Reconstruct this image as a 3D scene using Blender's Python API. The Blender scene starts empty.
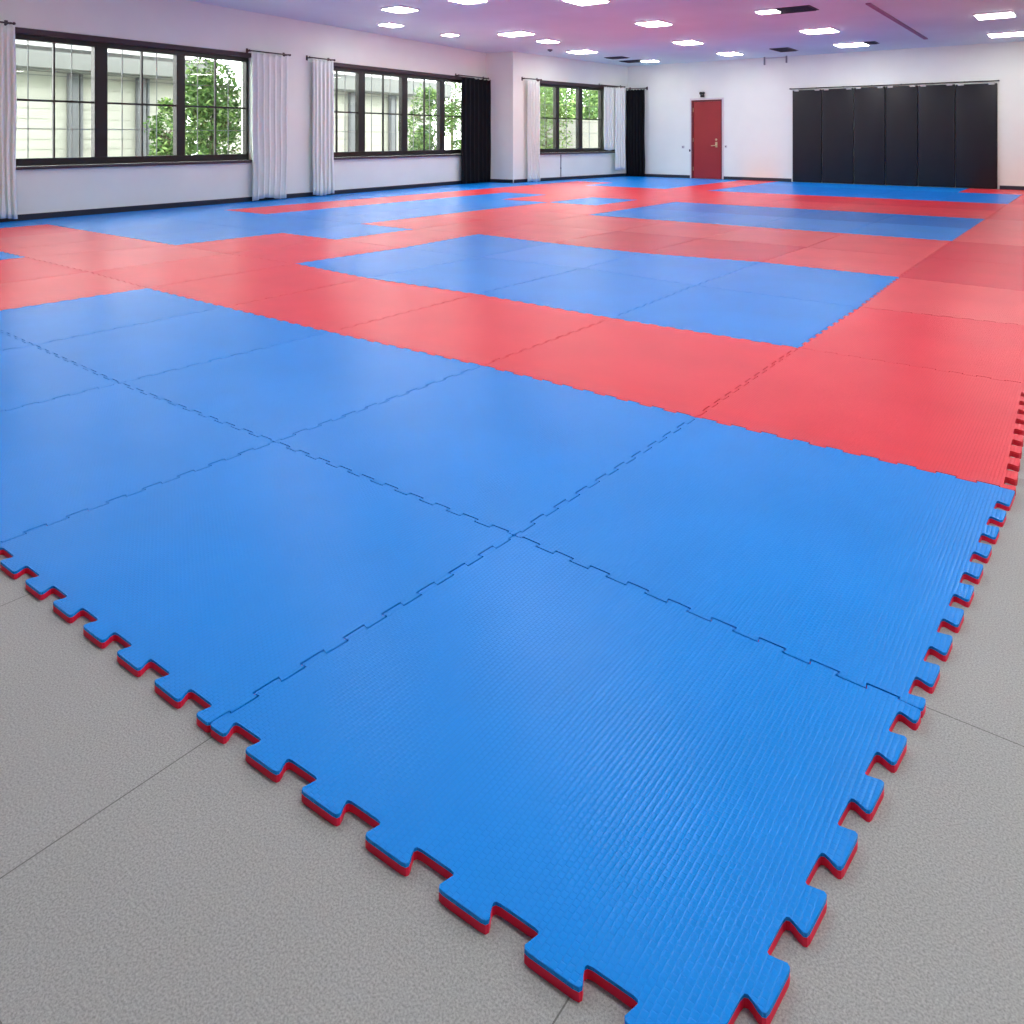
import bpy, bmesh, math, random
from mathutils import Vector, Matrix
random.seed(7)
C = bpy.context.scene.collection
F, HOR, H, T = 770.0, 138.0, 1.05, 0.019     # focal length (px), horizon row, eye height above mats, mat thickness
YAW = 0.659                                   # direction of the mat grid
VX = (math.sin(YAW), math.cos(YAW)); UX = (-math.cos(YAW), math.sin(YAW))

# ------------------------------------------------------------------ helpers
def g(x, y):                                  # pixel -> point on the mat plane
    Y = F*H/(y-HOR); return ((x-512)*Y/F, Y)
def uv(u, v): return (u*UX[0]+v*VX[0], u*UX[1]+v*VX[1])
def obj(name, bm, mat=None, parent=None, smooth=False):
    me = bpy.data.meshes.new(name)
    bmesh.ops.recalc_face_normals(bm, faces=bm.faces) if len(bm.faces) else None
    bm.to_mesh(me); bm.free()
    for m in (mat if isinstance(mat, (list, tuple)) else [mat]):
        if m: me.materials.append(m)
    if smooth:
        for p in me.polygons: p.use_smooth = True
    o = bpy.data.objects.new(name, me); C.objects.link(o)
    if parent: o.parent = parent
    return o
def tag(o, label, cat, group=None):
    o['label'] = label; o['category'] = cat
    if group: o['group'] = group
    return o
def thing(name, loc=(0, 0, 0), rz=0.0, label=None, cat=None, group=None):
    o = bpy.data.objects.new(name, None); C.objects.link(o); o.empty_display_size = .1
    o.location = loc; o.rotation_euler = (0, 0, rz)
    if label: tag(o, label, cat, group)
    return o
def structure(o): o['kind'] = 'structure'; return o
def add_box(bm, x0, x1, y0, y1, z0, z1, bev=0.0, seg=2):
    t = bmesh.new()
    vs = [t.verts.new((x, y, z)) for z in (z0, z1) for y in (y0, y1) for x in (x0, x1)]
    for f in ((0,2,3,1),(4,5,7,6),(0,1,5,4),(2,6,7,3),(0,4,6,2),(1,3,7,5)): t.faces.new([vs[i] for i in f])
    if bev: bmesh.ops.bevel(t, geom=t.edges[:], offset=bev, segments=seg, affect='EDGES', profile=.5)
    join(bm, t)
def join(bm, t, M=None):
    if M: bmesh.ops.transform(t, matrix=M, verts=t.verts)
    me = bpy.data.meshes.new('tmp'); t.to_mesh(me); t.free(); bm.from_mesh(me); bpy.data.meshes.remove(me)
def add_cyl(bm, p, q, r, n=10, r2=None):
    p, q = Vector(p), Vector(q); d = q-p
    t = bmesh.new()
    bmesh.ops.create_cone(t, cap_ends=True, segments=n, radius1=r, radius2=r if r2 is None else r2, depth=d.length)
    M = Matrix.Translation((p+q)/2) @ d.to_track_quat('Z', 'Y').to_matrix().to_4x4()
    join(bm, t, M)
def add_sphere(bm, c, r, n=10):
    t = bmesh.new(); bmesh.ops.create_uvsphere(t, u_segments=n, v_segments=max(4, n//2), radius=r)
    join(bm, t, Matrix.Translation(c))

# ------------------------------------------------------------------ materials
def srgb(r, g_, b):
    f = lambda c: (c/255/12.92 if c/255 <= .04045 else ((c/255+.055)/1.055)**2.4)
    return (f(r), f(g_), f(b), 1)
def mk(name, col, rough=.5, spec=.5, metal=0.0):
    m = bpy.data.materials.new(name); m.use_nodes = True
    b = m.node_tree.nodes['Principled BSDF']
    b.inputs['Base Color'].default_value = col; b.inputs['Roughness'].default_value = rough
    b.inputs['Specular IOR Level'].default_value = spec; b.inputs['Metallic'].default_value = metal
    return m
def nd(m, t, **k):
    n = m.node_tree.nodes.new(t)
    for a, v in k.items():
        if a in n.inputs: n.inputs[a].default_value = v
        else: setattr(n, a, v)
    return n
def lk(m, a, ao, b, bi): m.node_tree.links.new(a.outputs[ao], b.inputs[bi])
def add_noise(m, scale, detail, lo, hi, bump=0.0, bump_scale=None, dist=.002):
    """mottle the base colour between lo*col and hi*col and add a fine grain bump"""
    b = m.node_tree.nodes['Principled BSDF']; col = b.inputs['Base Color'].default_value[:]
    tc = nd(m, 'ShaderNodeTexCoord'); n = nd(m, 'ShaderNodeTexNoise', Scale=scale, Detail=detail)
    lk(m, tc, 'Object', n, 'Vector')
    r = nd(m, 'ShaderNodeValToRGB'); r.color_ramp.elements[0].position = .3; r.color_ramp.elements[1].position = .7
    r.color_ramp.elements[0].color = [c*lo for c in col[:3]]+[1]; r.color_ramp.elements[1].color = [c*hi for c in col[:3]]+[1]
    lk(m, n, 'Fac', r, 'Fac'); lk(m, r, 'Color', b, 'Base Color')
    if bump:
        n2 = nd(m, 'ShaderNodeTexNoise', Scale=bump_scale or scale, Detail=2.0); lk(m, tc, 'Object', n2, 'Vector')
        bp = nd(m, 'ShaderNodeBump', Strength=bump, Distance=dist); lk(m, n2, 'Fac', bp, 'Height'); lk(m, bp, 'Normal', b, 'Normal')
    return m
def foam(name, col, rough=.27, spec=.20):
    """EVA foam: woven ridge emboss running along the length of the mat, faint mottling"""
    m = mk(name, col, rough, spec); b = m.node_tree.nodes['Principled BSDF']
    tc = nd(m, 'ShaderNodeTexCoord')
    n = nd(m, 'ShaderNodeTexNoise', Scale=2.2, Detail=4.0); lk(m, tc, 'Object', n, 'Vector')
    r = nd(m, 'ShaderNodeValToRGB'); r.color_ramp.elements[0].position = .3; r.color_ramp.elements[1].position = .7
    r.color_ramp.elements[0].color = [c*.95 for c in col[:3]]+[1]; r.color_ramp.elements[1].color = [min(1, c*1.05) for c in col[:3]]+[1]
    lk(m, n, 'Fac', r, 'Fac'); lk(m, r, 'Color', b, 'Base Color')
    mp = nd(m, 'ShaderNodeMapping'); mp.inputs['Rotation'].default_value = (0, 0, math.pi/2); lk(m, tc, 'Object', mp, 'Vector')
    br = nd(m, 'ShaderNodeTexBrick', Scale=1.0); br.offset = .5
    br.inputs['Color1'].default_value = (1, 1, 1, 1); br.inputs['Color2'].default_value = (.8, .8, .8, 1); br.inputs['Mortar'].default_value = (0, 0, 0, 1)
    br.inputs['Mortar Size'].default_value = .0014; br.inputs['Mortar Smooth'].default_value = 1.0
    br.inputs['Brick Width'].default_value = .0105; br.inputs['Row Height'].default_value = .0098
    lk(m, mp, 'Vector', br, 'Vector')
    sp = nd(m, 'ShaderNodeSeparateXYZ'); lk(m, tc, 'Object', sp, 0)
    wv = nd(m, 'ShaderNodeMath', operation='PINGPONG'); wv.inputs[1].default_value = .0049; lk(m, sp, 0, wv, 0)
    sc_ = nd(m, 'ShaderNodeMath', operation='MULTIPLY'); sc_.inputs[1].default_value = 1/.0049; lk(m, wv, 0, sc_, 0)
    sq = nd(m, 'ShaderNodeMath', operation='SINE'); h_ = nd(m, 'ShaderNodeMath', operation='MULTIPLY'); h_.inputs[1].default_value = math.pi/2
    lk(m, sc_, 0, h_, 0); lk(m, h_, 0, sq, 0)
    ad = nd(m, 'ShaderNodeMath', operation='MULTIPLY_ADD'); ad.inputs[1].default_value = 1.5; lk(m, br, 'Color', ad, 0); lk(m, sq, 0, ad, 2)
    bp = nd(m, 'ShaderNodeBump', Strength=.5, Distance=.0009); lk(m, ad, 0, bp, 'Height'); lk(m, bp, 'Normal', b, 'Normal')
    return m
M = {}
M['blue'] = foam('blue_foam', (.004, .27, .86, 1))
M['blue_light'] = foam('light_blue_foam', (.016, .29, .90, 1))
M['blue_dark'] = foam('deep_blue_foam', (.003, .205, .74, 1))
M['red'] = foam('red_foam', (.86, .050, .072, 1))
M['red_light'] = foam('light_red_foam', (.86, .085, .10, 1))
M['red_dark'] = foam('deep_red_foam', (.74, .030, .055, 1))
M['under'] = mk('red_foam_underside', (.95, .016, .07, 1), .5, .3)
M['wall'] = add_noise(mk('white_wall_paint', (.86, .915, .83, 1), .75, .25), 1.2, 3, .97, 1.02)
M['ceiling'] = add_noise(mk('lavender_ceiling_paint', (.72, .89, .86, 1), .7, .3), .5, 3, .93, 1.06)
M['base'] = mk('navy_skirting', (.012, .017, .032, 1), .45)
M['frame'] = mk('black_window_frame', (.010, .008, .007, 1), .4)
M['lintel'] = mk('dark_brown_lintel', (.055, .035, .042, 1), .6)
M['bar'] = mk('grey_outer_bar', (.22, .23, .23, 1), .5)
M['curtain'] = add_noise(mk('white_curtain_cloth', (.84, .90, .84, 1), .9, .1), 30, 2, .97, 1.02)
M['black_cloth'] = mk('black_curtain_cloth', (.006, .007, .010, 1), .85, .2)
M['rod'] = mk('dark_bronze_rod', (.08, .065, .06, 1), .4, .5, .6)
M['door'] = add_noise(mk('red_door_paint', (.33, .012, .018, 1), .35, .5), 2, 3, .93, 1.06)
M['jamb'] = mk('deep_red_jamb_paint', (.16, .006, .012, 1), .45)
M['trim'] = mk('off_white_trim', (.74, .70, .69, 1), .55)
M['brass'] = mk('satin_brass', (.62, .48, .30, 1), .3, .5, 1.0)
M['dark'] = mk('dark_plastic', (.02, .02, .022, 1), .5)
M['vinyl'] = add_noise(mk('black_vinyl', (.010, .011, .014, 1), .48, .35), 3, 3, .85, 1.15)
M['clip'] = mk('pale_metal_clip', (.6, .6, .58, 1), .4, .5, .3)
M['lampframe'] = mk('white_lamp_frame', (.8, .8, .82, 1), .5)
M['vent'] = mk('dark_vent_metal', (.02, .02, .035, 1), .5)
M['leaf'] = mk('green_leaf', (.065, .145, .03, 1), .6, .3)
M['leaf_light'] = mk('pale_green_leaf', (.17, .27, .075, 1), .6, .3)
M['bark'] = mk('brown_bark', (.12, .09, .06, 1), .9)
M['render'] = add_noise(mk('cream_render', (.42, .42, .38, 1), .9, .1), 1.5, 3, .94, 1.03)
M['garden'] = add_noise(mk('cream_garden_wall', (.15, .15, .132, 1), .9, .1), 1.5, 3, .94, 1.03)
M['eave'] = mk('grey_eave', (.13, .137, .133, 1), .7)
M['pipe'] = mk('grey_downpipe', (.13, .135, .15, 1), .5)
M['ground'] = add_noise(mk('pale_paving', (.5, .49, .45, 1), .9, .1), 3, 4, .85, 1.1)
for k in ('leaf', 'leaf_light'):
    b = M[k].node_tree.nodes['Principled BSDF']; b.inputs['Subsurface Weight'].default_value = 0.0
def emis(name, col, s):
    m = mk(name, (.8, .8, .8, 1)); b = m.node_tree.nodes['Principled BSDF']
    b.inputs['Emission Color'].default_value = col; b.inputs['Emission Strength'].default_value = s; return m
LAMP = 25.0
M['lamp'] = emis('lamp_diffuser', (1, .985, .96, 1), LAMP)
def glass():
    m = bpy.data.materials.new('window_glass'); m.use_nodes = True; nt = m.node_tree
    nt.nodes.remove(nt.nodes['Principled BSDF']); out = nt.nodes['Material Output']
    t = nd(m, 'ShaderNodeBsdfTransparent', Color=(.96, .98, .97, 1)); gl = nd(m, 'ShaderNodeBsdfGlossy', Roughness=.01)
    lw = nd(m, 'ShaderNodeLayerWeight', Blend=.5); pw = nd(m, 'ShaderNodeMath', operation='POWER'); pw.inputs[1].default_value = 5.0
    lk(m, lw, 'Facing', pw, 0); fr = nd(m, 'ShaderNodeMath', operation='MULTIPLY_ADD'); fr.inputs[1].default_value = .6; fr.inputs[2].default_value = .025
    lk(m, pw, 0, fr, 0); mx = nd(m, 'ShaderNodeMixShader')
    lk(m, fr, 0, mx, 0); lk(m, t, 0, mx, 1); lk(m, gl, 0, mx, 2); lk(m, mx, 0, out, 0); return m
M['glass'] = glass()
def carpet():
    m = mk('grey_needle_carpet', (.33, .325, .315, 1), .95, .1); b = m.node_tree.nodes['Principled BSDF']
    tc = nd(m, 'ShaderNodeTexCoord')
    fine = nd(m, 'ShaderNodeTexNoise', Scale=300.0, Detail=3.0, Roughness=.7); big = nd(m, 'ShaderNodeTexNoise', Scale=1.6, Detail=3.0)
    lk(m, tc, 'Object', fine, 'Vector'); lk(m, tc, 'Object', big, 'Vector')
    r = nd(m, 'ShaderNodeValToRGB'); e = r.color_ramp.elements
    e[0].position, e[1].position = .25, .75; e[0].color = (.235, .235, .23, 1); e[1].color = (.55, .55, .535, 1)
    lk(m, fine, 'Fac', r, 'Fac')
    r2 = nd(m, 'ShaderNodeMapRange'); r2.inputs['To Min'].default_value = .90; r2.inputs['To Max'].default_value = 1.1; lk(m, big, 'Fac', r2, 'Value')
    mul = nd(m, 'ShaderNodeMix'); mul.data_type = 'RGBA'; mul.blend_type = 'MULTIPLY'; mul.inputs['Factor'].default_value = 1
    lk(m, r, 'Color', mul, 6); lk(m, r2, 'Result', mul, 7)
    # thin seams between the carpet tiles
    sx = nd(m, 'ShaderNodeSeparateXYZ'); lk(m, tc, 'Object', sx, 0)
    def line(ax, off, per, w):
        a = nd(m, 'ShaderNodeMath', operation='ADD'); a.inputs[1].default_value = -off; lk(m, sx, ax, a, 0)
        d = nd(m, 'ShaderNodeMath', operation='PINGPONG'); d.inputs[1].default_value = per/2; lk(m, a, 0, d, 0)
        l = nd(m, 'ShaderNodeMath', operation='LESS_THAN'); l.inputs[1].default_value = w; lk(m, d, 0, l, 0); return l
    l1 = line(0, 1.265, .735, .0011); l2 = line(1, .357, 1.263, .0011)
    mx = nd(m, 'ShaderNodeMath', operation='MAXIMUM'); lk(m, l1, 0, mx, 0); lk(m, l2, 0, mx, 1)
    mm = nd(m, 'ShaderNodeMix'); mm.data_type = 'RGBA'; mm.inputs[7].default_value = (.11, .105, .10, 1)
    s = nd(m, 'ShaderNodeMath', operation='MULTIPLY'); s.inputs[1].default_value = .75; lk(m, mx, 0, s, 0)
    lk(m, s, 0, mm, 0); lk(m, mul, 2, mm, 6); lk(m, mm, 2, b, 'Base Color')
    bp = nd(m, 'ShaderNodeBump', Strength=.35, Distance=.0015); lk(m, fine, 'Fac', bp, 'Height'); lk(m, bp, 'Normal', b, 'Normal')
    return m
M['carpet'] = carpet()

# ------------------------------------------------------------------ room plan (metres)
ZT = T                                        # mat top
L0 = Vector((-6.40, 9.62)); LD = Vector((5.21, 7.96)).normalized(); LN = Vector((-LD.y, LD.x))   # window wall, LN points outdoors
B0 = Vector((3.21, 21.34)); BD = Vector((6.71, -5.45)).normalized(); BN = Vector((-BD.y, BD.x))  # back wall
PIER_A = Vector((-.62, 18.45)); PIER_B = Vector((.025, 18.03))
RD = (B0-PIER_B).normalized(); RN = Vector((-RD.y, RD.x))                                         # window wall past the pier
FL = L0 - LD*10.0                              # front left corner, behind the viewer
BR = B0 + BD*17.6
FR = Vector(uv(-7.0, -6.3))
def hit(o, d, x, off=0.0, n=None):             # distance along a wall line where pixel column x meets it
    o2 = o + n*off if n is not None else o
    k = (x-512)/F                              # X = k*Y
    return -(o2.x-k*o2.y)/(d.x-k*d.y)
def zat(o, d, s, y, off=0.0, n=None):          # height seen at pixel row y at that place
    p = o + d*s + (n*off if n is not None else Vector((0, 0)))
    return ZT + H + (HOR-y)/F*p.y
def ceil_z(X, Y): return ZT + 3.075 + .0 + (-.0085)*(X-2.5) - .006*(Y-15)
def frame_matrix(o, d, n, s=0.0, z=0.0):       # local x along wall, y outdoors, z up
    p = o+d*s
    return Matrix(((d.x, n.x, 0, p.x), (d.y, n.y, 0, p.y), (0, 0, 1, z), (0, 0, 0, 1)))

def wall(name, o, d, n, s0, s1, holes=(), thick=.25, top=3.7):
    bm = bmesh.new(); xs = s0
    for a, b, z0, z1 in holes:
        add_box(bm, xs, a, 0, thick, -.1, top); add_box(bm, a, b, 0, thick, -.1, z0); add_box(bm, a, b, 0, thick, z1, top); xs = b
    add_box(bm, xs, s1, 0, thick, -.1, top)
    w = structure(obj(name, bm, M['wall'])); w.matrix_world = frame_matrix(o, d, n); return w
def skirting(name, o, d, n, s0, s1, h=.075):
    bm = bmesh.new(); add_box(bm, s0, s1, -.014, -.001, 0.0, T+h, .003, 1)
    w = structure(obj(name, bm, M['base'])); w.matrix_world = frame_matrix(o, d, n)

ZS, ZH = .70, 2.48                             # window sill and head
REC = .05
def hL(x, off=0.0): return hit(L0, LD, x, off, LN)
def hR(x, off=0.0): return hit(PIER_B, RD, x, off, RN)
w1 = (hL(2), hL(251)); w2 = (hL(322), hL(474)); w3 = (hR(537), hR(618))
sP = (PIER_A-L0).dot(LD)
wall('wall_left', L0, LD, LN, -10.0, sP+.3, [(w1[0], w1[1], ZS, ZH), (w2[0], w2[1], ZS, ZH)])
PD = (PIER_B-PIER_A).normalized(); PN = Vector((-PD.y, PD.x))
bm = bmesh.new()                               # the pier: an angled projection of the wall
pts = [PIER_A, PIER_B, PIER_B+RD*.02+RN*.25, PIER_A+LN*.25+LD*.2]
vb = [bm.verts.new((p.x, p.y, -.1)) for p in pts]; vt = [bm.verts.new((p.x, p.y, 3.7)) for p in pts]
bm.faces.new(vb); bm.faces.new(vt[::-1])
for i in range(4): bm.faces.new([vb[i], vb[(i+1) % 4], vt[(i+1) % 4], vt[i]])
structure(obj('wall_pier', bm, M['wall']))
lr = (B0-PIER_B).length
wall('wall_alcove', PIER_B, RD, RN, 0.0, lr+.3, [(w3[0], w3[1], ZS, ZH)])
wall('wall_back', B0, BD, BN, 0.0, (BR-B0).length+.25)
d = (FR-BR); wall('wall_right', BR, d.normalized(), Vector((-d.y, d.x)).normalized(), 0, d.length)
d = (FL-FR); wall('wall_front', FR, d.normalized(), Vector((-d.y, d.x)).normalized(), 0, d.length)
skirting('baseboard_left', L0, LD, LN, -10, sP)
skirting('baseboard_pier', PIER_A, PD, PN, 0.02, (PIER_B-PIER_A).length)
skirting('baseboard_alcove', PIER_B, RD, RN, .02, lr-.02)
bD0, bD1 = hit(B0, BD, 690.5), hit(B0, BD, 723.5)
skirting('baseboard_back', B0, BD, BN, .02, bD0)
bP0 = hit(B0, BD, 792); bP1 = hit(B0, BD, 998)
bm = bmesh.new(); add_box(bm, bD1, bP0-.01, -.014, -.001, 0, T+.075, .003, 1); add_box(bm, bP1+.03, 17.5, -.014, -.001, 0, T+.075, .003, 1)
w = structure(obj('baseboard_rear', bm, M['base'])); w.matrix_world = frame_matrix(B0, BD, BN)

# floor: grey needle carpet tiles, local axes along the tile seams
bm = bmesh.new()
add_box(bm, -9, 13, -8, 22, -.05, 0.0)
fl = structure(obj('floor', bm, M['carpet'])); fl.matrix_world = Matrix(((UX[0], VX[0], 0, 0), (UX[1], VX[1], 0, 0), (0, 0, 1, 0), (0, 0, 0, 1)))
# ceiling
bm = bmesh.new(); q = [uv(13, -8), uv(-9, -8), uv(-9, 21), uv(13, 21)]
vb = [bm.verts.new((x, y, ceil_z(x, y))) for x, y in q]; vt = [bm.verts.new((x, y, ceil_z(x, y)+.1)) for x, y in q]
bm.faces.new(vb); bm.faces.new(vt)
for i in range(4): bm.faces.new([vb[i], vb[(i+1) % 4], vt[(i+1) % 4], vt[i]])
structure(obj('ceiling', bm, M['ceiling']))

# ------------------------------------------------------------------ windows
def window(name, o, d, n, s0, s1, sashes, munts):
    """sashes: pixel spans of the glass, munts: pixel of the middle bar of each"""
    R = thing(name); structure(R); R.matrix_world = frame_matrix(o, d, n)
    hx = lambda x: hit(o, d, x, REC+.02, n)
    gz0, gz1 = .805, 2.335
    sp = [(hx(a), hx(b)) for a, b in sashes]
    bm = bmesh.new()
    add_box(bm, s0+.005, s1-.005, REC, REC+.10, ZS+.005, gz0); add_box(bm, s0+.005, s1-.005, REC, REC+.10, gz1, 2.40)
    edges = [s0+.005]+[e for s in sp for e in s]+[s1-.005]
    for a, b in zip(edges[0::2], edges[1::2]):
        if b-a > .01: add_box(bm, a, b, REC, REC+.10, gz0, gz1, .004, 1)
    obj('window_frame', bm, M['frame'], R)
    bm = bmesh.new(); add_box(bm, s0+.003, s1-.003, -.02, .15, 2.40, ZH-.004, .006, 1); obj('blind_cassette', bm, M['lintel'], R)
    bm = bmesh.new(); add_box(bm, s0-.06, s1+.06, -.05, REC, ZS-.035, ZS+.004, .006, 2); obj('sill', bm, M['lintel'], R)
    for (a, b), mx in zip(sp, munts):
        bm = bmesh.new(); m_ = hx(mx) if mx else None; zm = 1.56
        add_box(bm, a-.004, b+.004, REC+.015, REC+.05, zm-.014, zm+.014)
        if m_: add_box(bm, m_-.012, m_+.012, REC+.014, REC+.051, gz0-.004, gz1+.004)
        s = obj('sash_bars', bm, M['frame'], R)
        bm = bmesh.new(); add_box(bm, a-.004, b+.004, REC+.028, REC+.034, gz0-.004, gz1+.004); obj('pane', bm, M['glass'], s)
        bm = bmesh.new()
        cuts = [(a+m_)/2, (m_+b)/2] if m_ else [(a+b)/2]
        for c in cuts: add_box(bm, c-.006, c+.006, REC+.085, REC+.095, gz0-.004, gz1+.004)
        for z in (1.19, 1.90): add_box(bm, a-.004, b+.004, REC+.085, REC+.095, z-.005, z+.005)
        obj('outer_bars', bm, M['bar'], s)
    return R
window('window_1', L0, LD, LN, *w1, [(6, 94), (107, 176), (184.5, 245.5)], [54, 142, 215.6])
window('window_2', L0, LD, LN, *w2, [(326, 358), (364.5, 401.5), (407, 439.2), (444.2, 470)], [337, 383.4, 424.6, None])
window('window_3', PIER_B, RD, RN, *w3, [(538.5, 555.4), (558.8, 578), (582, 600.3), (603.5, 616)], [None, None, None, None])

# ------------------------------------------------------------------ curtains
def curtain(name, o, d, n, x0, x1, off, z0, z1, mat, folds, label, cat='curtain', group=None, amp=.035, seed=1, flare=0.0, hem=.012):
    s0, s1 = hit(o, d, x0, -off, n), hit(o, d, x1, -off, n); rnd = random.Random(seed)
    c = (s0+s1)/2; w = s1-s0; NX, NZ = folds*10, 26
    ph = [rnd.uniform(-.5, .5) for _ in range(folds+2)]; am = [rnd.uniform(.6, 1.15) for _ in range(folds+2)]
    bm = bmesh.new(); rows = []
    for j in range(NZ+1):
        t = j/NZ; row = []
        for i in range(NX+1):
            u = i/NX; k = min(int(u*folds), folds-1)
            a = am[k]*(1-(u*folds-k))+am[k+1]*(u*folds-k)
            sway = .012*math.sin(3*t*math.pi+ph[k]*4)
            pin = min(1.0, .45+3*t)
            y = amp*a*pin*math.sin(2*math.pi*(u*folds)+ph[0]+.5*t*ph[k])
            x = (u-.5)*w*(1+flare*(t-.3)*1.2-.10*math.exp(-((t-.12)/.1)**2)*0)+.012*pin*math.cos(4*math.pi*u*folds)+sway*(t)
            z = z1+(z0+hem*math.sin(7*u+seed)-z1)*t
            if j == 0: z += .012*math.cos(2*math.pi*u*folds)
            row.append(bm.verts.new((x, y, z)))
        rows.append(row)
    for j in range(NZ):
        for i in range(NX): bm.faces.new((rows[j][i], rows[j][i+1], rows[j+1][i+1], rows[j+1][i]))
    ob = obj(name, bm, mat, None, True)
    sm = ob.modifiers.new('thickness', 'SOLIDIFY'); sm.thickness = .004; sm.offset = 0
    p = o+d*c-n*off
    ob.matrix_world = Matrix(((d.x, n.x, 0, p.x), (d.y, n.y, 0, p.y), (0, 0, 1, 0), (0, 0, 0, 1)))
    return tag(ob, label, cat, group)
def rod(o, d, n, x0, x1, off, z, label):
    s0, s1 = hit(o, d, x0, -off, n), hit(o, d, x1, -off, n)
    R = thing('curtain_rod', label=label, cat='curtain rod'); R.matrix_world = frame_matrix(o, d, n, s0, z)
    L = s1-s0
    bm = bmesh.new(); add_cyl(bm, (0, -off, 0), (L, -off, 0), .012, 10); obj('rod', bm, M['rod'], R, True)
    for x in (.03, L-.03):
        bm = bmesh.new(); add_box(bm, x-.012, x+.012, -off-.012, .0, -.012, .012, .003, 1); add_box(bm, x-.02, x+.02, -.012, .0, -.045, .045, .003, 1)
        obj('bracket', bm, M['rod'], R)
    for x in (-.012, L+.012):
        bm = bmesh.new(); add_sphere(bm, (x, -off, 0), .02, 10); obj('finial', bm, M['rod'], R, True)
zf = T+.012
curtain('curtain', L0, LD, LN, -28, 14.5, .13, zf+.03, 2.475, M['curtain'], 7, 'white curtain at the left edge of the first window, cut off by the frame', seed=3, flare=.03)
curtain('curtain', L0, LD, LN, 252.5, 287.5, .12, zf+.02, 2.475, M['curtain'], 6, 'wide white curtain hanging right of the window nearest the viewer', seed=5, flare=-.05, hem=.02)
curtain('curtain', L0, LD, LN, 313, 333, .12, zf+.01, 2.475, M['curtain'], 5, 'narrow white curtain at the left end of the middle window', seed=8)
curtain('curtain', L0, LD, LN, 461.5, 490.5, .13, zf, 2.445, M['black_cloth'], 7, 'black curtain between the middle window and the white pier', seed=9, hem=.003)
curtain('curtain', PIER_B, RD, RN, 528, 539.5, .11, zf, 2.435, M['curtain'], 4, 'narrow white curtain right of the white pier, beside the farthest window', seed=12)
curtain('curtain', PIER_B, RD, RN, 604, 616, .10, .75, 2.425, M['curtain'], 5, 'short white curtain over the right end of the farthest window', seed=14, amp=.02)
curtain('curtain', PIER_B, RD, RN, 615, 625, .16, .22, 2.425, M['curtain'], 4, 'thin white curtain hanging just left of the black corner curtain', seed=16, amp=.02)
curtain('curtain', B0, BD, BN, 626, 644.5, .12, zf, 2.385, M['black_cloth'], 6, 'black curtain hanging in the far corner, left of the red door', seed=18, hem=.003)
rod(L0, LD, LN, -30, 13, .12, 2.503, 'dark rod carrying the white curtain cut off by the left edge')
rod(L0, LD, LN, 250, 289.5, .12, 2.503, 'dark rod over the wide white curtain right of the nearest window')
rod(L0, LD, LN, 310, 334, .12, 2.503, 'dark rod over the narrow white curtain left of the middle window')
rod(L0, LD, LN, 459, 488, .12, 2.485, 'thin rod over the black curtain beside the white pier')
rod(PIER_B, RD, RN, 524.5, 541, .11, 2.475, 'short dark rod over the narrow white curtain right of the pier')
rod(PIER_B, RD, RN, 602, 624.5, .12, 2.465, 'dark rod over the short white curtains of the farthest window')
rod(B0, BD, BN, 627, 646, .12, 2.42, 'thin rod over the black curtain in the far corner')

# ------------------------------------------------------------------ red door and wall fittings on the back wall
def hB(x, off=0.0): return hit(B0, BD, x, off, BN)
D = thing('door_1'); structure(D); d0, d1 = hB(692), hB(722); D.matrix_world = frame_matrix(B0, BD, BN, d0, T)
W = d1-d0; DH = 2.03
bm = bmesh.new(); add_box(bm, .055, W-.02, -.028, -.004, .006, DH-.035, .003, 1); leaf = obj('door_leaf', bm, M['door'], D)
bm = bmesh.new()
add_box(bm, 0, .05, -.045, -.001, 0, DH, .004, 1); add_box(bm, W-.018, W, -.045, -.001, 0, DH, .004, 1); add_box(bm, .05, W-.018, -.045, -.001, DH-.03, DH, .004, 1)
obj('door_jamb', bm, M['jamb'], D)
bm = bmesh.new()
add_box(bm, -.05, -.001, -.02, -.001, 0, DH+.05, .004, 1); add_box(bm, W+.001, W+.05, -.02, -.001, 0, DH+.05, .004, 1); add_box(bm, -.001, W+.001, -.02, -.001, DH+.001, DH+.05, .004, 1)
obj('door_casing', bm, M['trim'], D)
bm = bmesh.new(); hx, hz = W-.14, .86
add_box(bm, hx-.03, hx+.03, -.036, -.028, hz-.05, hz+.09, .004, 1); add_cyl(bm, (hx, -.036, hz), (hx, -.085, hz), .012); add_cyl(bm, (hx, -.08, hz), (hx-.12, -.08, hz-.012), .011)
obj('door_handle', bm, M['brass'], leaf)
bm = bmesh.new(); add_cyl(bm, (hx, -.028, hz+.15), (hx, -.042, hz+.15), .028, 14); obj('deadbolt', bm, M['brass'], leaf)
bm = bmesh.new()
for z in (.25, 1.0, 1.78): add_cyl(bm, (.052, -.036, z-.05), (.052, -.036, z+.05), .009)
obj('hinge', bm, M['brass'], leaf)
def plate(name, x, y, w, h, mat, label, cat, depth=.02, knob=None):
    s = hB(x); z = zat(B0, BD, s, y)
    R = thing(name, label=label, cat=cat); R.matrix_world = frame_matrix(B0, BD, BN, s, z)
    bm = bmesh.new(); add_box(bm, -w/2, w/2, -depth, -.001, -h/2, h/2, .004, 2); obj('plate', bm, mat, R)
    bm = bmesh.new(); add_box(bm, -w/5, w/5, -depth-.012, -depth, -h/5, h/5, .003, 1); obj('rocker', bm, knob or M['dark'], R)
plate('wall_switch', 683.2, 147, .07, .07, M['clip'], 'small pale switch with dark rocker left of the red door', 'switch')
plate('door_buzzer', 690.2, 150.5, .05, .06, M['dark'], 'small dark fitting on the left side of the door casing', 'switch')
plate('door_switch', 726, 146.5, .06, .06, M['clip'], 'small pale switch just right of the red door', 'switch', knob=M['rod'])
s = hB(702.8); z = zat(B0, BD, s, 95)
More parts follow.
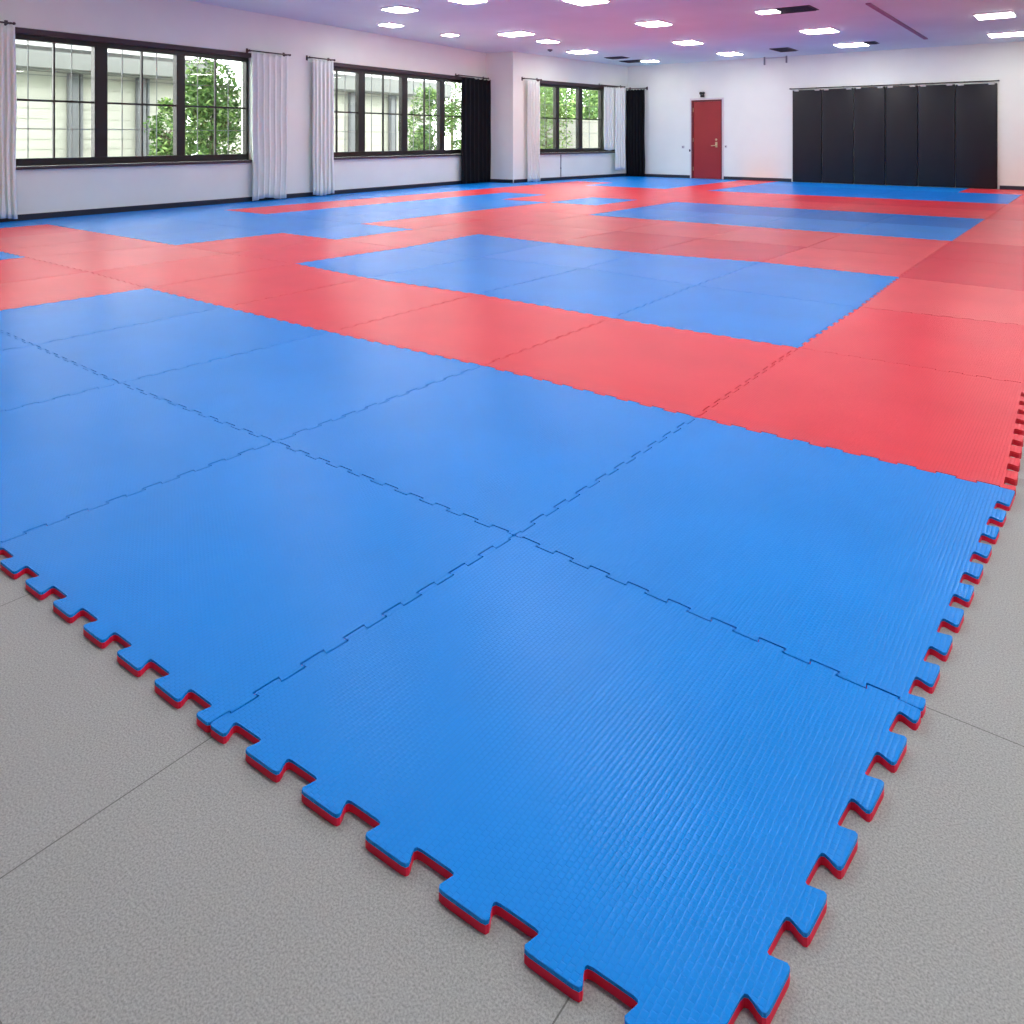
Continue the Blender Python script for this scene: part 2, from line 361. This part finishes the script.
R = thing('emergency_lamp', label='small dark lamp fitting on the wall above the red door', cat='lamp'); R.matrix_world = frame_matrix(B0, BD, BN, s, z)
bm = bmesh.new(); add_box(bm, -.05, .05, -.05, -.001, -.06, .0, .008, 2); obj('lamp_body', bm, M['dark'], R)
for sx in (-.03, .04):
    bm = bmesh.new(); add_cyl(bm, (sx, -.03, .0), (sx, -.03, .04), .01); add_cyl(bm, (sx, -.02, .05), (sx+.01, -.085, .04), .03, 12, .038); obj('lamp_head', bm, M['dark'], R, True)
s = hR(560.5); bm = bmesh.new(); add_cyl(bm, (0, -.012, T+.07), (0, -.012, .66), .011); add_box(bm, -.02, .02, -.022, -.001, .30, .33, .003, 1)
o = obj('wall_conduit', bm, M['bar']); o.matrix_world = frame_matrix(PIER_B, RD, RN, s, 0); tag(o, 'thin grey conduit running up the wall below the farthest window', 'pipe')

# black wall pads
px = [792, 821.5, 853.4, 885, 917.6, 955, 997.5]
ordn = ['leftmost', 'second from left', 'third from left', 'third from right', 'second from right', 'rightmost']
zt = [2.185, 2.185, 2.19, 2.19, 2.185, 2.175]
for i in range(6):
    a, b = hB(px[i], -.07), hB(px[i+1], -.07); w = b-a-.010
    R = thing('wall_pad', label=f'tall black vinyl wall pad, {ordn[i]} of the six on the back wall', cat='wall pad', group='black wall pads on the back wall')
    R.matrix_world = frame_matrix(B0, BD, BN, a+.005, T+.004)
    bm = bmesh.new(); nx, nz = 8, 20
    add_box(bm, 0, w, -.058, -.012, 0, zt[i], .016, 3)
    obj('cushion', bm, M['vinyl'], R, True)
    bm = bmesh.new(); add_box(bm, .01, w-.01, -.012, -.002, .01, zt[i]-.01); obj('backing_board', bm, M['dark'], R)
    for cx in (.10, w-.10):
        bm = bmesh.new(); add_box(bm, cx-.055, cx+.055, -.064, -.004, zt[i]-.028, zt[i]+.014, .004, 1); obj('clip', bm, M['clip'], R)
a, b = hB(789.5, -.03), hB(999.5, -.03)
R = thing('pad_rail', label='thin dark rail along the top of the black wall pads', cat='rail'); R.matrix_world = frame_matrix(B0, BD, BN, a, T+2.226)
bm = bmesh.new(); add_cyl(bm, (0, -.03, 0), (b-a, -.03, 0), .012); obj('rail_bar', bm, M['dark'], R, True)
for k in range(8):
    x = .02+(b-a-.04)*k/7; bm = bmesh.new(); add_box(bm, x-.012, x+.012, -.042, -.001, -.014, .016, .003, 1); obj('bracket', bm, M['dark'], R)

# ------------------------------------------------------------------ ceiling lights and vents
def cpt(x, y):                                 # pixel -> point on the ceiling
    Y = 14.0
    for _ in range(40):
        X = (x-512)/F*Y; Y = F*(ceil_z(X, Y)-T-H)/(HOR-y)
    return X, Y
def light(X, Y, label, group='recessed ceiling lights', su=.62, sv=.60, mat='lamp'):
    R = thing('ceiling_light', (X, Y, ceil_z(X, Y)), -YAW, label, 'ceiling light', group)
    bm = bmesh.new(); a, b = su/2, sv/2; f_ = .025
    add_box(bm, -a, a, -b, -b+f_, -.022, .005, .003, 1); add_box(bm, -a, a, b-f_, b, -.022, .005, .003, 1)
    add_box(bm, -a, -a+f_, -b+f_, b-f_, -.022, .005, .003, 1); add_box(bm, a-f_, a, -b+f_, b-f_, -.022, .005, .003, 1)
    obj('lamp_frame', bm, M['lampframe'], R)
    bm = bmesh.new(); add_box(bm, -a+f_, a-f_, -b+f_, b-f_, -.034, .004); obj('diffuser', bm, M[mat], R)
    return R
LIT = [(400, 8.5, .44, .46, 'lit square ceiling light, nearest the window wall among the front row'),
 (391, 24, .32, .4, 'lit ceiling light above the gap between the first and middle windows'),
 (450, 34, .28, .3, 'faint narrow ceiling light close to the wall above the middle window'),
 (468, -1, .45, .46, 'ceiling light cut off by the top edge, left of centre'),
 (516, 33, .62, .45, 'wide lit ceiling light just in front of the white pier'),
 (548, 40.5, .34, .45, 'lit ceiling light just right of the white pier'),
 (582, 51, .56, .55, 'oval-looking lit ceiling light over the farthest window'),
 (586, -.5, .52, .55, 'large bright ceiling light cut off by the top edge near the centre'),
 (654, 22.8, .48, .55, 'lit ceiling light third back along the centre of the room'),
 (688, 41.8, .46, .6, 'lit ceiling light in front of the red door, nearer one'),
 (730, 53, .44, .6, 'small lit ceiling light close to the back wall right of the door'),
 (650, 60.3, .4, .36, 'tiny lit ceiling light beside the dark vent in the far corner'),
 (768, 10.5, .36, .3, 'short lit ceiling strip touching the left end of the dark vent'),
 (819.5, 30, .58, .58, 'lit ceiling light in front of the left half of the black pads'),
 (851.5, 44, .6, .6, 'lit ceiling light nearest the wall above the black pads'),
 (995, 14.5, .55, .55, 'upper of the two lit ceiling lights at the right edge'),
 (1007, 33.5, .6, .55, 'lower of the two lit ceiling lights at the right edge')]
lit_pts = []
for x, y, su, sv, lab in LIT:
    X, Y = cpt(x, y); lit_pts.append((X, Y)); light(X, Y, lab, su=su, sv=sv)
# unseen lamps beyond the frame, added and spaced to light the near half
for iu in range(6):
    for iv in range(4):
        u_, v_ = -5.6+iu*2.9, 1.6+iv*3.2
        X, Y = uv(u_, v_); z = ceil_z(X, Y)
        if Y > 1.0:
            yy = HOR-F*(z-T-H)/Y; xx = 512+F*X/Y
            if yy > -60 and -60 < xx < 1100: continue
        if min((Vector((X, Y))-Vector(p)).length for p in lit_pts) < 1.3: continue
        light(X, Y, 'unseen square ceiling light added to brighten the near part of the hall')
def vent(x, y, su, sv, label):
    X, Y = cpt(x, y); R = thing('ceiling_vent', (X, Y, ceil_z(X, Y)), -YAW, label, 'vent')
    bm = bmesh.new(); a, b = su/2, sv/2
    add_box(bm, -a, a, -b, b, -.012, .004, .003, 1); obj('vent_frame', bm, M['vent'], R)
    bm = bmesh.new()
    for k in range(7):
        yk = -b+.05+(sv-.1)*k/6; add_box(bm, -a+.03, a-.03, yk-.012, yk+.006, -.024, -.012)
    obj('louvres', bm, M['vent'], R)
vent(794, 9.3, .62, .5, 'dark ceiling vent at the end of the short lit strip')
vent(870.5, 42.6, .26, .4, 'small dark ceiling vent right of a light, above the pads')
vent(784, 49.5, .42, .7, 'dark ceiling vent with two hanging rods, left of the pads')
vent(634, 61, .6, .5, 'dark ceiling vent in the far corner beside a tiny light')
vent(617, 57.5, .5, .4, 'faint dark ceiling vent farthest left in the far corner')
X, Y = cpt(550, 49.5); R = thing('smoke_detector', (X, Y, ceil_z(X, Y)), 0, 'tiny pale smoke detector on the ceiling right of the pier', 'smoke detector')
bm = bmesh.new(); add_cyl(bm, (0, 0, .004), (0, 0, -.035), .06, 16, .05); obj('detector_body', bm, M['bar'], R)
bm = bmesh.new(); add_cyl(bm, (0, 0, -.035), (0, 0, -.05), .02, 10); obj('sensor', bm, M['dark'], R)
# hanging bracket under the vent
s0, s1 = hB(764.5, -.12), hB(786.5, -.12); z0 = zat(B0, BD, s0, 65, -.12, BN)
p0 = B0+BD*s0-BN*.12; p1 = B0+BD*s1-BN*.12
R = thing('hanging_bracket', label='thin grey bracket of two rods hanging by the back wall', cat='bracket')
for p, zz in ((p0, z0), (p1, z0+.02)):
    bm = bmesh.new(); add_cyl(bm, (p.x, p.y, zz), (p.x, p.y, ceil_z(p.x, p.y)+.004), .022, 8); obj('rod', bm, M['bar'], R)
bm = bmesh.new(); add_cyl(bm, (p0.x, p0.y, ceil_z(p0.x, p0.y)-.03), (p1.x, p1.y, ceil_z(p1.x, p1.y)-.03), .012, 8); obj('cross_bar', bm, M['clip'], R)
# thin joint strip on the ceiling
a, b = Vector(cpt(868, 3)), Vector(cpt(926, 38.5)); bm = bmesh.new()
t = (b-a).normalized(); nn = Vector((-t.y, t.x))*.035
vs = []
for p in (a-nn, a+nn, b+nn, b-nn): vs.append(p)
lo = [bm.verts.new((p.x, p.y, ceil_z(p.x, p.y)-.018)) for p in vs]; hi = [bm.verts.new((p.x, p.y, ceil_z(p.x, p.y)+.004)) for p in vs]
bm.faces.new(lo); bm.faces.new(hi)
for i in range(4): bm.faces.new([lo[i], lo[(i+1) % 4], hi[(i+1) % 4], hi[i]])
structure(obj('trim_1', bm, mk('mauve_joint_strip', (.30, .19, .27, 1), .7)))

# ------------------------------------------------------------------ mats
UL = [.274, 1.263, 2.297, 3.37, 4.386, 5.339, 6.32, 7.23, 8.22, 9.2, 10.2]
VL = [.782, 1.621, 2.74, 3.944, 5.179, 6.309, 7.6, 8.95, 10.3, 11.65, 13.05, 14.5, 15.75, 17.05]
NI, NJ = len(UL), len(VL)
SEEN = {(1,1):(514,535),(2,1):(274,441.6),(3,1):(119,383),(4,1):(33,345),(5,2):(147,288),(4,2):(225,307),(3,2):(330,332),(2,2):(482,365.4),(1,2):(695.6,417),(0,2):(1009,489),
 (1,3):(797.6,347.7),(2,3):(612,318),(3,3):(477,294),(4,3):(367.6,278),(5,3):(295,263.5),(1,4):(859,307),(1,5):(899,277),(2,4):(695,285.5),(3,4):(583,268),(2,5):(761,262),(3,5):(641.6,253),(5,5):(478,234),(4,5):(552,243)}
XY = {(0,0):(.233,.867),(1,0):(-.534,1.393),(2,0):(-1.345,1.985),(0,1):(.741,1.425)}
def vert(i, j):
    if (i, j) in XY: return Vector(XY[i, j])
    if (i, j) in SEEN: return Vector(g(*SEEN[i, j]))
    if j == NJ or i == NI:                     # trimmed along the walls
        if i == NI and j == NJ: u_ = 9.98
        if j < NJ:
            # window wall line in grid coordinates, kept a little off the skirting
            v_ = VL[j]; best = None
            for o, d, n, lim in ((L0, LD, LN, None), (PIER_B, RD, RN, None)):
                # point on line with grid v = v_
                dv = d.x*VX[0]+d.y*VX[1]; ov = o.x*VX[0]+o.y*VX[1]; s = (v_-ov)/dv; p = o+d*s-n*.03
                uu = p.x*UX[0]+p.y*UX[1]
                best = uu if best is None else (best if v_ < 13.9 else min(best, uu))
            return Vector(uv(best, v_))
        if i < NI:
            uu = UL[i]; dv = BD.x*UX[0]+BD.y*UX[1]; ou = B0.x*UX[0]+B0.y*UX[1]; s = (uu-ou)/dv; p = B0+BD*s-BN*(.03 if uu > 6 or uu < 1.75 else .085)
            return p
        return B0+BD*.03-BN*.03
    u_ = UL[i]
    if i == 5 and j >= 6: u_ = 5.62
    if i == 7 and j <= 2: u_ = 7.55
    return Vector(uv(u_, VL[j]))
VT = {(i, j): vert(i, j) for i in range(NI+1) for j in range(NJ+1)}
def fillet(P, r, seg=3):
    out = []; n = len(P)
    for k in range(n):
        a, b, c = P[k-1], P[k], P[(k+1) % n]
        e, f = a-b, c-b; le, lf = e.length, f.length
        if le < 1e-6 or lf < 1e-6: continue
        e, f = e/le, f/lf; ang = math.acos(max(-1, min(1, e.dot(f))))
        if ang > 2.9: out.append(b); continue
        t = min(r/math.tan(ang/2), le*.45, lf*.45)
        p, q = b+e*t, b+f*t
        for m_ in range(seg+1):
            w = m_/seg; out.append(p*(1-w)**2+b*2*w*(1-w)+q*w*w)
    return out
def offset(P, dist):                           # open polyline (s,d) moved sideways, +d
    out = []; n = len(P)
    for k in range(n):
        ns = []
        if k > 0: t = (P[k]-P[k-1]).normalized(); ns.append(Vector((-t.y, t.x)))
        if k < n-1: t = (P[k+1]-P[k]).normalized(); ns.append(Vector((-t.y, t.x)))
        m_ = sum(ns, Vector((0, 0))).normalized(); out.append(P[k]+m_*(dist/max(.4, m_.dot(ns[0]))))
    return out
DH2, SH2, GAP, TIP = .0163, .0095, .0021, .0028
def seam_curve(L, left=True):                  # +d = right of travel; tips stop a little short of the notches
    n = max(3, round(L/.108)); p = L/n; P = [Vector((0, 0)), Vector((.25*p, 0))]
    hi, lo = (SH2-TIP, SH2) if left else (SH2, SH2-TIP)
    for k in range(n):
        c = (k+.5)*p
        if k: P.append(Vector((c-.20*p, -lo)))
        P += [Vector((c-.30*p, hi)), Vector((c+.30*p, hi))]
        if k < n-1: P.append(Vector((c+.20*p, -lo)))
    P += [Vector((L-.25*p, 0)), Vector((L, 0))]
    return P
def outer_curve(L, p, first, tail):
    """teeth outwards (+d), tooth k centred at k*p from the start when first, counted from the end otherwise"""
    P = [Vector((0, DH2))]; k = 0; hw, nk = .335*p, .20*p
    while True:
        c = k*p
        if c+hw > L-.5*p*0-.02 or (L-(c+p-hw)) < .25*p and (L-(c+p-hw)) < .03: break
        P += [Vector((c+hw, DH2)), Vector((c+nk, -DH2))]
        c2 = c+p
        P += [Vector((c2-nk, -DH2)), Vector((c2-hw, DH2))]; k += 1
        if c2+hw >= L-.15*p: break
    P.append(Vector((L, DH2)))
    if not first: P = [Vector((L-a.x, a.y)) for a in P[::-1]]
    return P
def side(a, b, kind):
    """points of the mat's side from vertex a to b (mat on the left), as (world point) list without the corner points, and end offsets"""
    A, B = VT[a], VT[b]; L = (B-A).length; t = (B-A)/L; out = Vector((t.y, -t.x))
    if kind == 'flat': pts = [Vector((0, -.001)), Vector((L, -.001))]
    elif kind == 'seamL': pts = [Vector((q.x, -q.y)) for q in offset([Vector((q.x, -q.y)) for q in seam_curve(L)], GAP/2)]
    elif kind == 'seamR':                      # reversed travel along the canonical seam
        c = [Vector((q.x, -q.y)) for q in seam_curve(L, False)]      # mirror: left = +
        c = offset(c, -GAP/2)
        pts = [Vector((L-q.x, q.y)) for q in c[::-1]]
    elif kind == 'right':                      # outer right edge, travel away from the viewer
        pts = outer_curve(L, {0: .1258, 1: .119}.get(a[1], .1225), True, True)
    elif kind == 'front':                      # outer front edge, travel from b=(i+1) to i
        pts = outer_curve(L, .1435, False, True) if a[0] != 1 else outer_curve(L, .1435, True, True)
    d0_, d1_ = pts[0].y, pts[-1].y
    mid = [A+t*q.x+out*q.y for q in pts[1:-1]]
    if a == (NI, 11) and b == (NI, 10): mid = [Vector(uv(10.96, 14.22)), Vector(uv(11.69, 14.16))]   # cut round the pier
    return mid, (A, t, out, d0_), (B, t, out, d1_)
def outline(i, j):
    V = [(i, j), (i, j+1), (i+1, j+1), (i+1, j)]
    kinds = ['right' if i == 0 else 'seamL',                     # u=i, towards +v
             'flat' if j+1 == NJ else 'seamL',                   # v=j+1, towards +u
             'flat' if i+1 == NI else 'seamR',                   # u=i+1, towards -v
             'front' if j == 0 else 'seamR']                     # v=j, towards -u
    S = [side(V[k], V[(k+1) % 4], kinds[k]) for k in range(4)]
    P = []
    for k in range(4):
        prev, cur = S[k-1][2], S[k][1]
        # corner = intersection of the two offset side lines
        p, t1 = prev[0]+prev[2]*prev[3], prev[1]; q, t2 = cur[0]+cur[2]*cur[3], cur[1]
        den = t1.x*t2.y-t1.y*t2.x; w = ((q.x-p.x)*t2.y-(q.y-p.y)*t2.x)/den
        P.append(p+t1*w); P += S[k][0]
    return P
def slab(P, z0, z1, bev, R):
    bm = bmesh.new(); lo = [bm.verts.new((p.x, p.y, z0)) for p in P]; hi = [bm.verts.new((p.x, p.y, z1)) for p in P]; n = len(P)
    bm.faces.new(hi); bm.faces.new(lo[::-1])
    for k in range(n): bm.faces.new((lo[k], lo[(k+1) % n], hi[(k+1) % n], hi[k]))
    if bev:
        hs = set(hi); es = [e for e in bm.edges if e.verts[0] in hs and e.verts[1] in hs]
        bmesh.ops.bevel(bm, geom=es, offset=bev, segments=2, affect='EDGES', profile=.6, clamp_overlap=True)
    bm.normal_update()
    big = [f for f in bm.faces if len(f.verts) > 8]
    bmesh.ops.triangulate(bm, faces=big, ngon_method='EAR_CLIP')
    bmesh.ops.transform(bm, matrix=R, verts=bm.verts)
    return bm
# colours by row (front to back) and column (right to left)
def colour(i, j):
    b = False
    if j <= 1: b = i <= 4 or (i == 7 and j == 1)
    elif j == 2: b = i == 10
    elif j in (3, 4): b = 1 <= i <= 4 or i >= 7 or (i == 6 and j == 4)
    elif j in (5, 6): b = i in (7, 8, 10) or (i == 9 and j == 5 and False)
    elif j in (7, 8): b = 1 <= i <= 4 or i in (8, 10) or (i == 7 and j == 7) or (i == 6 and j == 8)
    elif j in (9, 10): b = i == 10
    elif j in (11, 12): b = 1 <= i <= 5 or i >= 7 and not (i == 9 and j == 11)
    elif j == 13: b = 2 <= i <= 5 or i >= 7
    sh = ''
    if b:
        if (i, j) in ((5, 4), (6, 4), (3, 4), (2, 4), (1, 7), (2, 7), (3, 7)): sh = '_light'
        if (i, j) in ((1, 3), (2, 3), (1, 4)) or j in (8, 12, 11): sh = ''
        if j in (11, 12) and i < 6 or (j == 8 and i < 5): sh = '_dark'
    else:
        L_ = {(0,4),(0,7),(0,8),(1,5),(1,6),(2,6),(3,6),(4,5),(4,6),(5,5),(5,6),(6,7),(6,6),(7,1),(5,1),(6,2),(7,2),(8,2),(5,4)}
        D_ = {(0,5),(0,6),(2,5),(3,5),(6,8),(3,10),(2,10),(1,10),(0,11),(5,13)}
        if (i, j) in L_: sh = '_light'
        if (i, j) in D_: sh = '_dark'
    return ('blue' if b else 'red')+sh
ORD = ['first', 'second', 'third', 'fourth', 'fifth', 'sixth', 'seventh', 'eighth', 'ninth', 'tenth', 'eleventh', 'twelfth', 'thirteenth', 'fourteenth', 'fifteenth']
NM = 0
for j in range(NJ):
    for i in range(NI):
        V = [VT[i, j], VT[i, j+1], VT[i+1, j+1], VT[i+1, j]]
        samp = [V[k]*(1-a/6)+V[(k+1) % 4]*(a/6) for k in range(4) for a in range(6)]
        c = sum(V, Vector((0, 0)))/4
        if (V[1]-V[0]).length < .2 or (V[2]-V[3]).length < .1: continue
        P = fillet(outline(i, j), .0085 if (i == 0 or j == 0) else .0045, 3 if j < 4 else 2)
        Rm = Matrix.Rotation(YAW, 4, 'Z') @ Matrix.Translation((-c.x, -c.y, 0))
        col = colour(i, j)
        where = {0: 'along the right edge'}.get(i, f'{ORD[i]} from the right edge')
        row = {0: 'in the front row'}.get(j, f'in the {ORD[j]} row back')
        if j == NJ-1: row = 'in the last row'
        look = {'blue': 'blue', 'blue_light': 'light blue', 'blue_dark': 'deep blue', 'red': 'red', 'red_light': 'light red', 'red_dark': 'deep red'}[col]
        if (i, j) == (0, 0): lab = 'nearest blue foam mat at the front corner, with toothed red-edged sides'
        else: lab = f'{look} square foam floor mat, {where}, {row}'
        gname = ('blue' if 'blue' in col else 'red')+' foam mats on the floor'
        NM += 1
        if i == 0 or j == 0:
            R = thing('foam_mat', (c.x, c.y, 0), -YAW, lab, 'mat', gname)
            o = obj('top_layer', slab(P, .0125, T, .0011, Rm), M[col], R)
            o = obj('bottom_layer', slab(P, .0, .0125, 0, Rm), M['under'] if 'blue' in col else M['red_dark'], R)
        else:
            o = obj('foam_mat', slab(P, 0, T, .0011 if j < 5 else 0, Rm), M[col]); o.location = (c.x, c.y, 0); o.rotation_euler = (0, 0, -YAW)
            tag(o, lab, 'mat', gname)
print('mats', NM)

# ------------------------------------------------------------------ outdoors
bm = bmesh.new(); add_box(bm, -14, 24, .25, 30, -.25, -.15)
gr = structure(obj('ground', bm, M['ground'])); gr.matrix_world = frame_matrix(L0, LD, LN)
def house(x0, x1, off, zt, label, pipes):
    s0, s1 = hit(L0, LD, x0, off, LN), hit(L0, LD, x1, off, LN)
    R = thing('house', label=label, cat='building'); R.matrix_world = frame_matrix(L0, LD, LN, s0, 0); L = s1-s0
    R.matrix_world = R.matrix_world @ Matrix.Translation((0, off, 0))
    bm = bmesh.new(); add_box(bm, 0, L, 0, 5, -.15, zt+.1); obj('house_wall', bm, M['render'], R)
    bm = bmesh.new()
    for k in range(12): add_box(bm, .02, L-.02, -.012, -.001, .1+k*.19, .112+k*.19)
    obj('siding_line', bm, M['render'], R)
    bm = bmesh.new(); add_box(bm, -.3, L+.35, -.45, 0, zt, zt+.30, .01, 1); add_box(bm, -.3, L+.35, -.50, -.42, zt+.03, zt+.42, .01, 1); obj('eave', bm, M['eave'], R)
    bm = bmesh.new(); vs = [(-.3, -.5, zt+.42), (L+.35, -.5, zt+.42), (L+.35, 3, zt+1.0), (-.3, 3, zt+1.0), (-.3, -.5, zt+.34), (L+.35, -.5, zt+.34), (L+.35, 3, zt+.9), (-.3, 3, zt+.9)]
    v = [bm.verts.new(p) for p in vs]
    for f in ((0,1,2,3),(4,7,6,5),(0,4,5,1),(1,5,6,2),(2,6,7,3),(3,7,4,0)): bm.faces.new([v[k] for k in f])
    obj('roof', bm, M['eave'], R)
    for x in pipes:
        s = hit(L0, LD, x, off-.08, LN)-s0; bm = bmesh.new(); add_box(bm, s-.09, s+.09, -.13, -.014, -.15, zt, .02, 2); add_cyl(bm, (s+.16, -.07, -.15), (s+.16, -.07, zt), .035)
        obj('downpipe', bm, M['pipe'], R)
house(-140, 186, 4.5, 2.30, 'cream house with grey eaves outside the nearest window', [73, 141])
house(318, 432, 4.5, 2.30, 'cream house with grey eaves outside the middle window', [352, 392])
def garden_wall(x0, x1, off, z, label):
    s0, s1 = hit(PIER_B, RD, x0, off, RN), hit(PIER_B, RD, x1, off, RN)
    bm = bmesh.new(); add_box(bm, 0, s1-s0, 0, .15, -.15, z); add_box(bm, -.03, s1-s0+.03, -.03, .18, z, z+.06, .01, 1)
    o = obj('garden_wall', bm, M['garden']); o.matrix_world = frame_matrix(PIER_B, RD, RN, s0, 0) @ Matrix.Translation((0, off, 0)); tag(o, label, 'wall')
garden_wall(500, 640, 4.0, 1.62, 'pale garden wall outside the farthest window, in front of trees')
def tree(x, y_top, off, width, zc0, label, mat, n=1500, seed=1, o=L0, d=LD, nn=LN, leaf=.075, trunk=.05):
    rnd = random.Random(seed); s = hit(o, d, x, off, nn); p = o+d*s+nn*off
    zt_ = T+H+(HOR-y_top)/F*p.y
    R = thing('tree', (p.x, p.y, -.15), rnd.uniform(0, 6), label, 'tree', 'trees outside the windows')
    bm = bmesh.new(); add_cyl(bm, (0, 0, 0), (0, 0, zc0+.15+(zt_-zc0)*.5), trunk, 8, trunk*.5)
    for k in range(14):
        a = rnd.uniform(0, 6.28); z = zc0+.15+(zt_-zc0)*rnd.uniform(.05, .6); r = width*.42
        add_cyl(bm, (0, 0, z), (r*math.cos(a), r*math.sin(a), z+.25), trunk*.3, 5, .004)
    obj('trunk', bm, M['bark'], R)
    bm = bmesh.new(); hz = (zt_-zc0)/2; cz = (zt_+zc0)/2+.15
    blobs = []
    for k in range(34):
        a = rnd.uniform(0, 6.28); t = rnd.uniform(-1, 1); rr = math.sqrt(max(0, 1-t*t))*rnd.uniform(.25, .9)
        blobs.append((rr*math.cos(a)*width/2*.85, rr*math.sin(a)*width/2*.85, cz+t*hz*.88, rnd.uniform(.12, .26)*width))
    for k in range(int(n*1.5)):
        bx, by, bz, br = rnd.choice(blobs); v = Vector((rnd.gauss(0, 1), rnd.gauss(0, 1), rnd.gauss(0, 1))).normalized()*br*rnd.uniform(.3, 1)**.5
        c = Vector((bx, by, bz))+v; ax = Vector((rnd.gauss(0, 1), rnd.gauss(0, 1), rnd.gauss(0, .7))).normalized(); bx_ = ax.cross(Vector((rnd.gauss(0, 1), rnd.gauss(0, 1), rnd.gauss(0, 1)))).normalized()
        l = leaf*rnd.uniform(.7, 1.5); w = l*.5
        q = [c-ax*l*.5, c+bx_*w*.5+ax*.0, c+ax*l*.6, c-bx_*w*.5]
        f = bm.faces.new([bm.verts.new(z_) for z_ in q]); f.material_index = 0 if rnd.random() < .6 else 1
    me_o = obj('foliage', bm, [M[mat], M['leaf_light']], R); me_o['kind'] = 'stuff'
tree(211, 60, 1.9, 1.65, .25, 'bushy green tree outside the right pane of the nearest window', 'leaf', 4200, 3, leaf=.085)
tree(168, 100, 3.3, .8, .3, 'small green bush just left of the bushy tree outside the nearest window', 'leaf', 1500, 5, leaf=.08)
tree(426, 88, 2.2, 1.35, .2, 'rounded green tree outside the third pane of the middle window', 'leaf', 3000, 8)
tree(452, 68, 4.6, 1.5, 1.35, 'slim-trunked tree beside the black curtain outside the middle window', 'leaf', 2200, 11, trunk=.07)
tree(466, 112, 2.4, 1.0, .2, 'low bush under the slim-trunked tree, near the black curtain', 'leaf', 1200, 12)
kw = dict(o=PIER_B, d=RD, nn=RN)
tree(546, 78, 2.2, 1.7, .4, 'bright green tree outside the left pane of the farthest window', 'leaf_light', 2200, 15, **kw)
tree(552, 70, 8.0, 2.8, 1.0, 'wide green tree behind the garden wall, left part of the farthest window', 'leaf', 5000, 17, leaf=.13, **kw)
tree(592, 72, 8.0, 2.8, 1.0, 'wide green tree behind the garden wall, right part of the farthest window', 'leaf', 5000, 19, leaf=.13, **kw)

# ------------------------------------------------------------------ sky, sun
w = bpy.data.worlds.new('overcast_sky'); bpy.context.scene.world = w; w.use_nodes = True
bg = w.node_tree.nodes['Background']; bg.inputs['Color'].default_value = (1, 1, .99, 1); bg.inputs['Strength'].default_value = 8.5

# ------------------------------------------------------------------ camera
cd = bpy.data.cameras.new('camera'); cam = bpy.data.objects.new('camera', cd); C.objects.link(cam)
cam.location = (0, 0, H+T); cam.rotation_euler = (math.pi/2, 0, 0)
cd.sensor_width = 36; cd.sensor_fit = 'HORIZONTAL'; cd.lens = 36*F/1024; cd.shift_y = -(512-HOR)/1024; cd.clip_start = .05; cd.clip_end = 200
sc = bpy.context.scene; sc.camera = cam
vs = sc.view_settings; vs.view_transform = 'Standard'; vs.look = 'None'; vs.gamma = 1; vs.use_curve_mapping = False; vs.exposure = 0.22
sc.cycles.max_bounces = 10; sc.cycles.diffuse_bounces = 6; sc.cycles.use_denoising = True
